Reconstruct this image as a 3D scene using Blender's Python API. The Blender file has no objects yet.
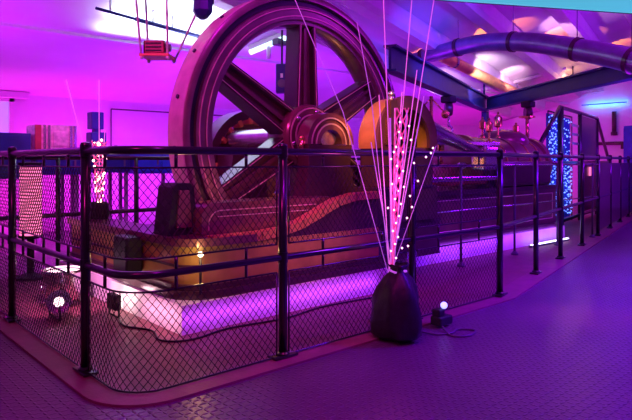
import bpy, bmesh, math, random
from mathutils import Vector, Matrix
R = random.Random(7)
C = bpy.context.scene.collection
PI = math.pi

# ------------------------------------------------------------------ frame of the place
# X runs along the engine's long side, Y across it towards the back wall, Z up; the camera stands at the origin.
EYE = 1.03
DX, DY = 0.667, 0.745
FPX = 590.0
def at(px, py, D):
    """a real point D metres in front of the camera station, seen in the direction (px, py)"""
    L = (px - 316) / FPX * D
    return Vector((DX*D + DY*L, DY*D - DX*L, EYE - (py - 161) / FPX * D))

# ------------------------------------------------------------------ materials
MATS = {}
def nodes_of(name):
    m = bpy.data.materials.new(name); m.use_nodes = True
    return m, m.node_tree.nodes, m.node_tree.links, m.node_tree.nodes['Principled BSDF']

def mat(name, col, rough=0.5, metal=0.0, var=0.18, scale=9.0, bump=0.0, bscale=60.0, coat=0.0, spec=0.5):
    m, N, Lk, P = nodes_of(name)
    tc = N.new('ShaderNodeTexCoord')
    nz = N.new('ShaderNodeTexNoise'); nz.inputs['Scale'].default_value = scale; nz.inputs['Detail'].default_value = 5
    Lk.new(tc.outputs['Object'], nz.inputs['Vector'])
    rp = N.new('ShaderNodeValToRGB')
    rp.color_ramp.elements[0].position = 0.3; rp.color_ramp.elements[1].position = 0.75
    rp.color_ramp.elements[0].color = [c*(1-var) for c in col] + [1]
    rp.color_ramp.elements[1].color = [min(1, c*(1+var)) for c in col] + [1]
    Lk.new(nz.outputs['Fac'], rp.inputs['Fac']); Lk.new(rp.outputs['Color'], P.inputs['Base Color'])
    P.inputs['Roughness'].default_value = rough; P.inputs['Metallic'].default_value = metal
    P.inputs['Coat Weight'].default_value = coat; P.inputs['Coat Roughness'].default_value = 0.15
    P.inputs['Specular IOR Level'].default_value = spec
    if bump:
        n2 = N.new('ShaderNodeTexNoise'); n2.inputs['Scale'].default_value = bscale; n2.inputs['Detail'].default_value = 3
        Lk.new(tc.outputs['Object'], n2.inputs['Vector'])
        b = N.new('ShaderNodeBump'); b.inputs['Strength'].default_value = bump; b.inputs['Distance'].default_value = 0.01
        Lk.new(n2.outputs['Fac'], b.inputs['Height']); Lk.new(b.outputs['Normal'], P.inputs['Normal'])
    MATS[name] = m
    return m

def glow(name, col, strength, base=(0.5, 0.5, 0.5)):
    m, N, Lk, P = nodes_of(name)
    P.inputs['Base Color'].default_value = (*base, 1)
    P.inputs['Emission Color'].default_value = (*col, 1)
    P.inputs['Emission Strength'].default_value = strength
    P.inputs['Roughness'].default_value = 0.3
    MATS[name] = m
    return m

mat('plaster', (0.80, 0.80, 0.80), 0.85, var=0.05, scale=3, bump=0.25, bscale=25)
mat('ceiling_paint', (0.80, 0.80, 0.81), 0.8, var=0.04, scale=2)
mat('rib_paint', (0.80, 0.79, 0.77), 0.55, var=0.05)
mat('black_paint', (0.018, 0.015, 0.020), 0.28, 0.3, coat=0.6)
mat('black_matt', (0.012, 0.012, 0.014), 0.6)
mat('black_sack', (0.016, 0.014, 0.022), 0.45, bump=0.6, bscale=18)
mat('maroon', (0.20, 0.07, 0.085), 0.28, 0.25, coat=0.5)
mat('maroon_dark', (0.075, 0.03, 0.04), 0.32, 0.15, coat=0.4)
mat('rim_paint', (0.26, 0.15, 0.18), 0.34, 0.45, coat=0.3)
mat('tread_steel', (0.62, 0.46, 0.48), 0.42, 0.35)
mat('groove', (0.035, 0.025, 0.06), 0.4, 0.3)
mat('pinstripe', (0.85, 0.62, 0.50), 0.35, 0.3)
mat('olive', (0.42, 0.27, 0.06), 0.4, 0.1, coat=0.3)
mat('copper', (0.85, 0.40, 0.14), 0.30, 0.5, var=0.1)
mat('brass', (0.85, 0.56, 0.2), 0.22, 0.95, var=0.1)
mat('steel', (0.62, 0.58, 0.62), 0.25, 0.9, var=0.1)
mat('chrome', (0.85, 0.82, 0.85), 0.22, 1.0, var=0.03)
mat('white_rod', (0.9, 0.85, 0.85), 0.4)
mat('plinth_paint', (0.82, 0.80, 0.78), 0.5, var=0.06, scale=5)
mat('blue_paint', (0.012, 0.022, 0.16), 0.4, 0.1)
mat('bright_blue', (0.02, 0.06, 0.45), 0.4)
mat('blue_cloth', (0.03, 0.04, 0.40), 0.9)
mat('beam_blue', (0.008, 0.010, 0.14), 0.5, 0.1)
mat('duct_metal', (0.30, 0.22, 0.42), 0.32, 0.65)
mat('lit_rib_yellow', (0.80, 0.50, 0.16), 0.35, 0.3)
mat('kerb_paint', (0.24, 0.07, 0.10), 0.5, bump=0.15)
mat('orange_board', (0.80, 0.33, 0.13), 0.5)
mat('red_box', (0.30, 0.03, 0.05), 0.4)
mat('grey_plastic', (0.10, 0.10, 0.12), 0.45)
mat('metal_case', (0.7, 0.45, 0.52), 0.35, 0.2, scale=14, var=0.4)
mat('red_panel', (0.06, 0.008, 0.012), 0.3, coat=0.2)
mat('inner_floor', (0.20, 0.06, 0.07), 0.5, bump=0.2)
mat('cable_black', (0.01, 0.01, 0.01), 0.5)
glow('rod_glow', (1.0, 0.13, 0.80), .85)
glow('rod_violet', (0.62, 0.10, 0.95), 0.6)
glow('bundle_glow', (1.0, 0.05, 0.30), 0.55, (0.6, 0.1, 0.3))
glow('bulb_pink', (1.0, 0.40, 0.80), 4)
glow('bulb_warm', (1.0, 0.55, 0.42), 8)
glow('bulb_blue', (0.12, 0.24, 1.0), 2.6)
glow('lamp_orange', (1.0, 0.55, 0.20), 40)
glow('lamp_white', (1.0, 0.66, 0.72), 3.5)
glow('lamp_spot', (1.0, 0.75, 0.45), 14)
glow('column_glow', (1.0, 0.17, 0.42), 1.7)
glow('led_blue', (0.25, 0.25, 1.0), 3)
glow('led_strip', (0.65, 0.6, 1.0), 5)
glow('tube_light', (0.55, 0.85, 1.0), 2.2)
glow('cyan_glow', (0.085, 0.47, 0.70), 1.0, (0.05, 0.1, 0.12))
glow('window_glow', (0.26, 0.15, 0.85), 1.0)
glow('cyan_lamp', (0.02, 0.42, 0.95), 1.6)
glow('label_glow', (1.0, 0.18, 0.35), 1.2)

def floor_material():
    m, N, Lk, P = nodes_of('tread_plate')
    tc = N.new('ShaderNodeTexCoord'); sp = N.new('ShaderNodeSeparateXYZ')
    Lk.new(tc.outputs['Object'], sp.inputs[0])
    def M(op, a, b=None, c=None):
        n = N.new('ShaderNodeMath'); n.operation = op
        for i, v in enumerate((a, b, c)):
            if v is None: continue
            if isinstance(v, (int, float)): n.inputs[i].default_value = v
            else: Lk.new(v, n.inputs[i])
        return n.outputs[0]
    p = 0.046
    x, y = sp.outputs['X'], sp.outputs['Y']
    def loz(ox, oy, ra, rb):
        a = M('SUBTRACT', M('FRACT', M('ADD', M('DIVIDE', x, p), ox)), 0.5)
        b = M('SUBTRACT', M('FRACT', M('ADD', M('DIVIDE', y, p), oy)), 0.5)
        a = M('DIVIDE', a, ra); b = M('DIVIDE', b, rb)
        return M('MAXIMUM', M('SUBTRACT', 1.0, M('ADD', M('MULTIPLY', a, a), M('MULTIPLY', b, b))), 0.0)
    h = M('MAXIMUM', loz(0, 0, 0.42, 0.13), loz(0.5, 0.5, 0.13, 0.42))
    bp = N.new('ShaderNodeBump'); bp.inputs['Strength'].default_value = 1.0; bp.inputs['Distance'].default_value = 0.009
    Lk.new(h, bp.inputs['Height']); Lk.new(bp.outputs['Normal'], P.inputs['Normal'])
    nz = N.new('ShaderNodeTexNoise'); nz.inputs['Scale'].default_value = 1.3; nz.inputs['Detail'].default_value = 6
    Lk.new(tc.outputs['Object'], nz.inputs['Vector'])
    rp = N.new('ShaderNodeValToRGB')
    rp.color_ramp.elements[0].color = (0.14, 0.085, 0.13, 1); rp.color_ramp.elements[1].color = (0.24, 0.15, 0.22, 1)
    Lk.new(nz.outputs['Fac'], rp.inputs['Fac']); Lk.new(rp.outputs['Color'], P.inputs['Base Color'])
    P.inputs['Roughness'].default_value = 0.34; P.inputs['Metallic'].default_value = 0.5
    MATS['tread_plate'] = m
floor_material()

# ------------------------------------------------------------------ mesh helpers
def perp(d):
    d = d.normalized()
    a = Vector((0, 0, 1)) if abs(d.z) < 0.9 else Vector((1, 0, 0))
    u = d.cross(a).normalized()
    return u, d.cross(u).normalized()

class MB:
    def __init__(self): self.bm = bmesh.new()
    def box(self, c, s, rz=0.0, bevel=0.0, rot=None):
        v = bmesh.ops.create_cube(self.bm, size=1.0)['verts']
        bmesh.ops.scale(self.bm, vec=Vector(s), verts=v)
        if bevel:
            e = list({e for q in v for e in q.link_edges})
            r = bmesh.ops.bevel(self.bm, geom=e, offset=bevel, segments=2, affect='EDGES', profile=0.5)
            v = list({q for f in r['faces'] for q in f.verts} | {q for q in v if q.is_valid})
        if rot is not None: bmesh.ops.rotate(self.bm, cent=(0, 0, 0), matrix=rot, verts=v)
        if rz: bmesh.ops.rotate(self.bm, cent=(0, 0, 0), matrix=Matrix.Rotation(rz, 3, 'Z'), verts=v)
        bmesh.ops.translate(self.bm, vec=Vector(c), verts=v)
        return self
    def bar(self, a, b, w, h, up=None):
        """rectangular bar from a to b; h is measured along up"""
        a, b = Vector(a), Vector(b); d = (b - a).normalized()
        up = Vector(up) if up is not None else (Vector((0, 0, 1)) if abs(d.z) < 0.95 else Vector((0, 1, 0)))
        s = d.cross(up).normalized(); t = s.cross(d).normalized()
        vs = []
        for p in (a, b):
            for i, j in ((-1, -1), (1, -1), (1, 1), (-1, 1)):
                vs.append(self.bm.verts.new(p + s*w/2*i + t*h/2*j))
        q = [(3, 2, 1, 0), (4, 5, 6, 7)] + [(i, (i+1) % 4, 4+(i+1) % 4, 4+i) for i in range(4)]
        for f in q: self.bm.faces.new([vs[k] for k in f])
        return self
    def tube(self, pts, r, seg=8, caps=True):
        pts = [Vector(p) for p in pts]; n = len(pts)
        rr = r if isinstance(r, (list, tuple)) else [r]*n
        tan = [(pts[min(i+1, n-1)] - pts[max(i-1, 0)]).normalized() for i in range(n)]
        u, w = perp(tan[0]); rings = []
        for i in range(n):
            u = (u - tan[i]*u.dot(tan[i])).normalized(); w = tan[i].cross(u)
            rings.append([self.bm.verts.new(pts[i] + (u*math.cos(2*PI*k/seg) + w*math.sin(2*PI*k/seg))*rr[i]) for k in range(seg)])
        for i in range(n-1):
            for k in range(seg):
                f = self.bm.faces.new((rings[i][k], rings[i][(k+1) % seg], rings[i+1][(k+1) % seg], rings[i+1][k])); f.smooth = seg > 5
        if caps and seg > 2:
            self.bm.faces.new(rings[0][::-1]); self.bm.faces.new(rings[-1])
        return self
    def lathe(self, prof, o, axis, seg=32, a0=0.0, a1=2*PI, closed=False, ref=None):
        """prof: (radius, distance along axis); a closed prof makes a ring of solid section"""
        o, axis = Vector(o), Vector(axis).normalized()
        if ref is None: u, w = perp(axis)
        else:
            u = Vector(ref).normalized(); w = axis.cross(u).normalized()
        full = abs(a1 - a0) > 2*PI - 1e-4
        n = seg if full else seg + 1
        cols = []
        for k in range(n):
            a = a0 + (a1 - a0)*k/seg; d = u*math.cos(a) + w*math.sin(a)
            cols.append([self.bm.verts.new(o + axis*h + d*max(r, 1e-5)) for r, h in prof])
        m = len(prof)
        for k in range(seg):
            A, B = cols[k], cols[(k+1) % n]
            for i in range(m if closed else m - 1):
                j = (i+1) % m
                try: self.bm.faces.new((A[i], A[j], B[j], B[i]))
                except ValueError: pass
        if not full and closed:
            self.bm.faces.new(cols[0][::-1]); self.bm.faces.new(cols[-1])
        bmesh.ops.remove_doubles(self.bm, verts=[v for c in cols for v in c if v.is_valid], dist=2e-5)
        return self
    def ball(self, c, r, seg=8, sc=None):
        v = bmesh.ops.create_uvsphere(self.bm, u_segments=seg, v_segments=max(4, seg//2+1), radius=r)['verts']
        if sc: bmesh.ops.scale(self.bm, vec=Vector(sc), verts=v)
        bmesh.ops.translate(self.bm, vec=Vector(c), verts=v)
        for q in v:
            for f in q.link_faces: f.smooth = True
        return self
    def prism(self, poly, y0, y1):
        """an outline in X and Z pushed through from y0 to y1"""
        A = [self.bm.verts.new((x, y0, z)) for x, z in poly]; B = [self.bm.verts.new((x, y1, z)) for x, z in poly]
        self.bm.faces.new(A); self.bm.faces.new(B[::-1]); n = len(poly)
        for i in range(n): self.bm.faces.new((A[i], B[i], B[(i+1) % n], A[(i+1) % n]))
        return self
    def slab(self, poly, z0, z1):
        """an outline in X and Y raised from z0 to z1"""
        A = [self.bm.verts.new((x, y, z0)) for x, y in poly]; B = [self.bm.verts.new((x, y, z1)) for x, y in poly]
        self.bm.faces.new(A[::-1]); self.bm.faces.new(B); n = len(poly)
        for i in range(n): self.bm.faces.new((A[i], A[(i+1) % n], B[(i+1) % n], B[i]))
        return self
    def build(self, name, m, parent=None, smooth=None, loc=None):
        bmesh.ops.recalc_face_normals(self.bm, faces=self.bm.faces)
        if loc is not None: bmesh.ops.translate(self.bm, vec=-Vector(loc), verts=self.bm.verts)
        me = bpy.data.meshes.new(name); self.bm.to_mesh(me); self.bm.free()
        me.materials.append(MATS[m] if isinstance(m, str) else m)
        o = bpy.data.objects.new(name, me); C.objects.link(o)
        if loc is not None: o.location = loc
        if smooth is not None:
            for p in me.polygons: p.use_smooth = True
            me.set_sharp_from_angle(angle=smooth)
        if parent is not None:
            o.parent = parent
            # shapes are written in place coordinates; keep them there under the thing's base
            o.matrix_parent_inverse = Matrix.Translation(-base_of(parent))
        return o
def base_of(o):
    v = Vector(o.location)
    if o.parent is not None and o.type == 'EMPTY': v += base_of(o.parent)
    return v if o.type == 'EMPTY' else (Vector((0, 0, 0)) if o.location.length == 0 else Vector(o.location))
def tag(o, label, cat, group=None, kind=None):
    o['label'] = label; o['category'] = cat
    if group: o['group'] = group
    if kind: o['kind'] = kind
    return o
def thing(name, loc, label, cat, group=None):
    o = bpy.data.objects.new(name, None); C.objects.link(o); o.location = loc; o.empty_display_size = 0.1
    return tag(o, label, cat, group)
def struct(o): o['kind'] = 'structure'; return o
SM = math.radians(40)

# ------------------------------------------------------------------ the hall
EAVE, BREAK_Y, BREAK_Z = 1.97, 6.5, 2.42
TOPZ = 3.75
def ceil_z(y):
    if y > BREAK_Y: return EAVE + (BREAK_Z - EAVE)*(9 - y)/(9 - BREAK_Y)
    return min(TOPZ, BREAK_Z + 0.38*(BREAK_Y - y))
def on_ceiling(px, py):
    lo, hi = 1.0, 40.0
    for _ in range(60):
        m = (lo + hi)/2; p = at(px, py, m)
        if p.z > ceil_z(p.y) or p.y > 9: hi = m
        else: lo = m
    return at(px, py, lo)
X0, X1, Y0, Y1 = -3.0, 14.0, -4.0, 9.0
struct(MB().slab([(X0, Y0), (X1, Y0), (X1, Y1), (X0, Y1)], -0.12, 0).build('floor', 'tread_plate'))
flat_y = BREAK_Y - (TOPZ - BREAK_Z)/0.38
prof = [(Y1+0.15, ceil_z(9)-0.03), (BREAK_Y, BREAK_Z), (flat_y, TOPZ), (Y0-0.15, TOPZ)]
bm = MB()
A = [[bm.bm.verts.new((x, y, z + dz)) for y, z in prof] for x, dz in ((X0-.15, 0), (X1+.15, 0), (X0-.15, .14), (X1+.15, .14))]
for i in range(3):
    bm.bm.faces.new((A[0][i], A[0][i+1], A[1][i+1], A[1][i])); bm.bm.faces.new((A[2][i], A[3][i], A[3][i+1], A[2][i+1]))
    bm.bm.faces.new((A[0][i], A[2][i], A[2][i+1], A[0][i+1])); bm.bm.faces.new((A[1][i], A[1][i+1], A[3][i+1], A[3][i]))
for i in (0, 3): bm.bm.faces.new((A[0][i], A[1][i], A[3][i], A[2][i]))
struct(bm.build('ceiling', 'ceiling_paint'))
struct(MB().box(((X0+X1)/2, Y1+.075, 1.0), (X1-X0+.3, .15, 2.0)).build('wall_back', 'plaster'))
for nm, x in (('wall_right', X1+.075), ('wall_left', X0-.075)):
    b = MB(); poly = [(Y0, 0), (Y1, 0)] + [(min(y, Y1), z) for y, z in prof[:3]] + [(Y0, TOPZ)]
    P0 = [b.bm.verts.new((x-.075, y, z)) for y, z in poly]; P1 = [b.bm.verts.new((x+.075, y, z)) for y, z in poly]
    b.bm.faces.new(P0); b.bm.faces.new(P1[::-1])
    for i in range(len(poly)): b.bm.faces.new((P0[i], P1[i], P1[(i+1) % len(poly)], P0[(i+1) % len(poly)]))
    struct(b.build(nm, 'plaster'))
struct(MB().box(((X0+X1)/2, Y0-.075, TOPZ/2), (X1-X0+.3, .15, TOPZ)).build('wall_front', 'plaster'))

# ceiling ribs follow the slanted direction of the far aisle
RD = Vector((0.974, 0.225, 0))
rib_n = Vector((-0.225, 0.974, 0))
for k, off in enumerate((1.27, 2.05, 2.83, 3.60, 4.38)):
    b = MB()
    rings = []
    for t in [2 + 0.5*i for i in range(25)]:
        p = RD*t + rib_n*off
        if p.x > X1: break
        ring = []
        for s, dz in ((-.13, .03), (-.13, -.16), (-.09, -.22), (.09, -.22), (.13, -.16), (.13, .03)):
            q = p + rib_n*s
            ring.append(b.bm.verts.new((q.x, q.y, ceil_z(p.y) + dz)))
        rings.append(ring)
    for i in range(len(rings)-1):
        for j in range(6):
            b.bm.faces.new((rings[i][j], rings[i][(j+1) % 6], rings[i+1][(j+1) % 6], rings[i+1][j]))
    b.bm.faces.new(rings[0]); b.bm.faces.new(rings[-1][::-1])
    struct(b.build('trim_%d' % (k+1), 'rib_paint'))

# lit window far left, with its blind box above
win = struct(MB().box((1.75, 8.985, 1.40), (1.10, .03, .94)).build('window_1', 'window_glow'))
b = MB()
for x in (1.18, 2.32): b.box((x, 8.96, 1.40), (.06, .06, 1.0))
for z in (.91, 1.88): b.box((1.75, 8.96, z), (1.2, .06, .05))
b.box((1.75, 8.96, 1.4), (.035, .05, .95))
b.build('window_frame', 'rib_paint', win)
tag(MB().box((1.75, 8.90, 1.945), (1.55, .16, .09), bevel=.01).build('blind_box', 'rib_paint'),
    'pale roller blind box along the wall top above the lit window', 'blind box')

struct(MB().box(((X0+X1)/2, BREAK_Y+.02, BREAK_Z-.005), (X1-X0, .04, .05)).build('trim_7', 'ceiling_paint'))  # added lip that shades the lower ceiling slope from the white uplights
# kerb strip under the fence and inner floor
def fillet(a, c, b, r, n=10):
    a, b, c = Vector(a), Vector(b), Vector(c)
    u, v = (a-c).normalized(), (b-c).normalized()
    ang = u.angle(v); d = r/math.tan(ang/2); o = c + (u+v).normalized()*(r/math.sin(ang/2))
    p, q = c + u*d - o, c + v*d - o
    tot = p.angle(q); out = []
    for i in range(n+1):
        t = i/n; out.append(o + (p*math.sin((1-t)*tot) + q*math.sin(t*tot))/math.sin(tot))
    return out
FA, FC, FB = (1.07, 5.65), (1.07, 2.40), (4.02, 2.40)
def fence_line(off=0.0, r=0.18):
    d3 = Vector((.971, .238)); n3 = Vector((.238, -.971))
    pa, pc, pb = Vector((FA[0]-off, FA[1])), Vector((FC[0]-off, FC[1]-off)), Vector((FB[0]+off*.12, FB[1]-off))
    e = Vector(FB) + d3*8.45 + n3*off
    return [pa] + fillet(pa, pc, pb, r+off) + [pb, e]
o_, i_ = fence_line(.115), fence_line(-.07)
b = MB()
struct(b.slab([tuple(p) for p in o_] + [tuple(p) for p in i_[::-1]], 0.0, .012).build('trim_6', 'kerb_paint'))
struct(MB().slab([tuple(p) for p in i_] + [(9.3, 5.65)], 0.0, .006).build('floor_inner', 'inner_floor'))

# ------------------------------------------------------------------ the fence
path = fence_line()
seglen = [0]
for i in range(1, len(path)): seglen.append(seglen[-1] + (path[i]-path[i-1]).length)
def along(s):
    for i in range(1, len(path)):
        if s <= seglen[i] or i == len(path)-1:
            t = (s - seglen[i-1])/(seglen[i]-seglen[i-1]); return path[i-1].lerp(path[i], t)
def s_of(x, y):
    best = min(((along(k*.01) - Vector((x, y))).length, k*.01) for k in range(int(seglen[-1]*100)))
    return best[1]
post_xy = [(1.07, 5.30), (1.07, 4.11), (1.07, 2.86), (1.92, 2.40), (2.97, 2.40), (4.02, 2.40), (5.05, 2.652), (6.02, 2.89), (7.15, 3.167), (8.25, 3.437), (9.30, 3.694), (10.35, 3.95), (11.40, 4.21), (12.20, 4.405)]
post_s = [s_of(*p) for p in post_xy]
railing = thing('guard_railing', (1.07, 2.86, 0), 'black tubular guard railing with diamond wire mesh around the flywheel pit', 'railing')
def smooth_path(s0, s1, z):
    n = max(2, int((s1-s0)/.03)); out = []
    for i in range(n+1):
        p = along(s0 + (s1-s0)*i/n); out.append((p.x, p.y, z))
    return out
MB().tube(smooth_path(0, seglen[-1], 1.078), .0195, 10).build('top_rail', 'black_paint', railing)
MB().tube(smooth_path(0, seglen[-1], .53), .017, 10).build('mid_rail', 'black_paint', railing)
for i, s in enumerate(post_s):
    p = along(s); q = along(min(s+.02, seglen[-1])); rz = math.atan2(q.y-p.y, q.x-p.x)
    po = MB().tube([(p.x, p.y, .01), (p.x, p.y, 1.085)], .0235, 12).build('post', 'black_paint', railing)
    bp = MB().box((p.x, p.y, .021), (.15, .075, .012), rz, bevel=.004)
    bp.lathe([(.036, .026), (.036, .034), (.026, .042)], (p.x, p.y, 0), (0, 0, 1), 16)
    bp.build('base_plate', 'black_paint', po, SM)
    for z, h in ((1.078, .06), (.53, .055)):
        cl = MB().tube([(p.x, p.y, z-h/2), (p.x, p.y, z+h/2)], .0268, 14)
        if z > 1: cl.lathe([(.0268, 0), (.022, .014), (0, .02)], (p.x, p.y, z+h/2-.004), (0, 0, 1), 14)
        cl.build('collar', 'black_paint', po, SM)

def wire(b, p0, p1, s0, s1, r=.0019):
    """one wire in the unrolled sheet, bent along the fence"""
    (sa, za), (sb, zb) = p0, p1
    curved = not (sb < seglen[1] or (sa > seglen[11]))
    n = 1 if not curved else max(1, int(abs(sb-sa)/.03))
    pts = []
    for i in range(n+1):
        t = i/n; q = along(sa + (sb-sa)*t); pts.append((q.x, q.y, za + (zb-za)*t))
    b.tube(pts, r, 4, caps=False)
def mesh_sheet(s0, s1, z0, z1, ph, pv, parent, r=.0019):
    b = MB(); k = pv/ph           # rise per run
    H, W = z1-z0, s1-s0
    n = int((W + H/k)/ph) + 2
    for sgn in (1, -1):
        for i in range(-1, n):
            c = i*ph              # where the wire meets the lower edge, in run from the far start
            # s = c - (z-z0)/k  for falling wires; mirrored for rising wires
            za, zb = z0, z1
            ca, cb = c, c - H/k
            if ca > W: za = z0 + (ca-W)*k; ca = W
            if cb < 0: zb = z0 + c*k; cb = 0
            if zb - za < .003 or ca < 0: continue
            if sgn < 0: ca, cb = W-ca, W-cb
            pa, pb = (s0+ca, za), (s0+cb, zb)
            if pa[0] > pb[0]: pa, pb = pb, pa
            wire(b, pa, pb, s0, s1, r)
    o = b.build('wire_mesh', 'black_matt', parent)
    e = MB()
    for z in (z0, z1): e.tube(smooth_path(s0, s1, z), .0048, 6)
    for s in (s0, s1):
        q = along(s); e.tube([(q.x, q.y, z0), (q.x, q.y, z1)], .0048, 6)
    e.build('edge_wire', 'black_paint', o)
    return o
for i in range(0, 5):
    a, c = post_s[i] + .04, post_s[i+1] - .04
    if i == 0: a = .05
    rr = .0019 if i < 4 else .0017
    mesh_sheet(a, c, .60, 1.0, .037, .045, railing, rr)
    mesh_sheet(a, c, .020, .455, .037, .045, railing, rr)
    ncl = max(2, int((c-a)/.34))
    for j in range(ncl):
        q = along(a + (c-a)*(j+.5)/ncl)
        for z0, z1 in ((.455, .516), (.544, .60), (1.0, 1.062)): MB().tube([(q.x, q.y, z0), (q.x, q.y, z1)], .008, 6).build('mesh_clip', 'black_paint', railing)

for i in range(9, len(post_s)-1):
    p, q = along(post_s[i] + .05), along(post_s[i+1] - .05)
    MB().bar((p.x, p.y, .54), (q.x, q.y, .54), .02, .92).build('infill_panel', 'red_panel', railing)
# railing across the back of the pit
back = thing('rear_railing', (1.07, 5.65, 0), 'dark plain tubular railing along the far side of the pit behind the flywheel', 'railing')
for z in (1.06, .53): MB().tube([(1.07, 5.65, z), (9.3, 5.65, z)], .02, 8).build('rail', 'black_paint', back)
for i in range(10):
    x = 1.10 + i*.76
    po = MB().tube([(x, 5.65, .006), (x, 5.65, 1.06)], .022, 8).build('post', 'black_paint', back)
    MB().box((x, 5.65, .014), (.12, .08, .014)).build('base_plate', 'black_paint', po)

# thin inner guard in front of the cylinder
inner = thing('inner_guard_rail', (3.75, 3.30, 0), 'thin steel inner handrail on slim stanchions beside the engine bed', 'handrail')
MB().tube([(3.8, 3.30, .985), (8.2, 3.42, .985)], .011, 8).build('rail', 'steel', inner)
MB().tube([(3.8, 3.30, .55), (8.2, 3.42, .55)], .008, 8).build('rail', 'steel', inner)
for i in range(5):
    x = 3.82 + i*1.05
    y = 3.30 + (x-3.8)/4.4*.12
    MB().tube([(x, y, .006), (x, y, .4), (x, y, .985)], .013, 8).ball((x, y, .985), .02, 8).lathe([(.04, .006), (.04, .02), (.014, .05)], (x, y, 0), (0, 0, 1), 10).build('stanchion', 'grey_plastic', inner)

# ------------------------------------------------------------------ plinth and engine
PH = .18
pl = MB()
for x0, x1, y0, y1 in ((1.72, 3.55, 3.10, 3.66), (1.72, 2.0, 3.66, 5.2), (2.0, 7.62, 4.08, 5.2), (4.62, 7.62, 3.60, 4.08), (3.55, 4.62, 3.60, 3.66)):
    pl.box(((x0+x1)/2, (y0+y1)/2, PH/2), (x1-x0, y1-y0, PH))
plinth = pl.build('plinth', 'plinth_paint')
tag(plinth, 'low white painted plinth under the engine, washed with pink and violet light', 'plinth')

eng = thing('steam_engine', (1.78, 3.15, PH), 'dark red steam engine with olive bed, copper crank hood and long lagged cylinder', 'steam engine')
# bed outline in plan: rounded front corner, slot for the wheel
def bed_plan(o=0.0):
    c = [tuple(p) for p in fillet((1.80-o, 5.1), (1.80-o, 3.18-o), (3.5, 3.18-o), .20+o, 8)]
    return [(1.80-o, 5.12+o)] + c + [(3.52, 3.18-o), (3.52, 3.64), (2.02, 3.64), (2.02, 5.12+o)]
MB().slab(bed_plan(.055), PH, PH+.05).slab(bed_plan(.03), PH+.05, PH+.085).build('base_moulding', 'maroon_dark', eng)
MB().slab(bed_plan(0), PH+.085, .50).build('bed', 'olive', eng)
MB().slab(bed_plan(.012), .37, .385).build('bed_band', 'maroon_dark', eng)
# flange that rises towards the crank
prof_f = [(1.98, .53), (2.35, .53), (2.55, .545), (2.72, .585), (2.90, .655), (3.06, .72), (3.25, .755), (3.52, .76)]
bodyp = [(1.98, .50)] + [(x, z-.03) for x, z in prof_f] + [(3.52, .50)]
MB().prism([(2.30, .50), (2.35, .502), (2.55, .515), (2.72, .555), (2.90, .625), (3.06, .69), (3.25, .725), (3.52, .73), (3.52, .50)], 3.19, 3.62).build('raised_bed', 'maroon_dark', eng)
fl = MB()
top = [Vector((x, 0, z)) for x, z in prof_f]
for i in range(len(top)-1):
    a, c = top[i], top[i+1]
    fl.bar((a.x-.004, 3.21, a.z), (c.x+.004, 3.21, c.z), .10, .055)
fl.build('rising_flange', 'copper', eng)  # copper colour stands for the orange highlight along the bed edge
MB().slab(bed_plan(.03)[:10] + [(2.3, 3.15), (2.3, 3.64), (2.02, 3.64), (2.02, 5.15)], .50, .55).build('top_flange', 'maroon', eng)
# maroon casing on the bed with pinstripe
cas = MB()
cp = [tuple(p) for p in fillet((1.98, .55), (1.98, .755), (3.2, .755), .09, 6)]
cas.prism([(1.98, .555)] + cp + [(3.12, .755), (3.0, .66), (2.86, .60), (2.68, .55), (2.5, .51), (2.3, .505)], 3.31, 3.58)
casing = cas.build('casing', 'maroon', eng)
st = MB()
line = [(2.03, .58)] + [(p[0]+.05, p[1]-.05) for p in [tuple(q) for q in fillet((1.98, .55), (1.98, .755), (3.2, .755), .09, 6)]] + [(2.96, .705)]
st.tube([(x, 3.308, z) for x, z in line], .004, 5)
st.tube([(2.1, 3.308, .665), (2.88, 3.308, .665)], .0035, 5)
st.build('pinstripe', 'pinstripe', casing)
# black pedestal guard at the corner
g = MB()
for y0, y1, dx in ((3.46, 3.70, 0),):
    g.prism([(1.80, .55), (2.02, .55), (1.985, .86), (1.96, .885), (1.86, .885), (1.835, .86)], 3.42, 3.62)
guard = g.build('barring_guard', 'black_matt', eng)
MB().prism([(1.855, .60), (1.965, .60), (1.945, .84), (1.875, .84)], 3.405, 3.43).build('guard_panel', 'maroon', guard)
# block at the left end of the bed
MB().box((1.73, 3.86, .40), (.12, .22, .24), bevel=.015).build('foot_block', 'cable_black', eng)
# main bearing pedestal in front of the wheel
pe = MB().prism([(2.98, .70), (3.58, .70), (3.50, .98), (3.52, 1.16), (3.04, 1.16), (3.04, .98)], 3.48, 3.615)
ped = pe.build('bearing_pedestal', 'maroon_dark', eng)
MB().lathe([(.12, 0), (.16, 0), (.165, .015), (.21, .015), (.215, 0), (.255, 0), (.26, .13), (.12, .13)], (3.28, 3.475, 1.165), (0, 1, 0), 32, 0, PI, True, ref=(-1, 0, 0)).build('bearing_cap', 'maroon', ped, SM)
cr_ = MB()
for r in (.165, .212): cr_.lathe([(r-.006, -.004), (r+.006, -.004), (r+.006, .003), (r-.006, .003)], (3.28, 3.475, 1.165), (0, 1, 0), 32, 0, PI, True, ref=(-1, 0, 0))
cr_.build('cap_ring', 'pinstripe', ped)
for x in (3.02, 3.54):
    MB().tube([(x, 3.54, 1.1), (x, 3.54, 1.20)], .02, 8).ball((x, 3.54, 1.21), .028, 8).build('bolt', 'brass', ped)


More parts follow.
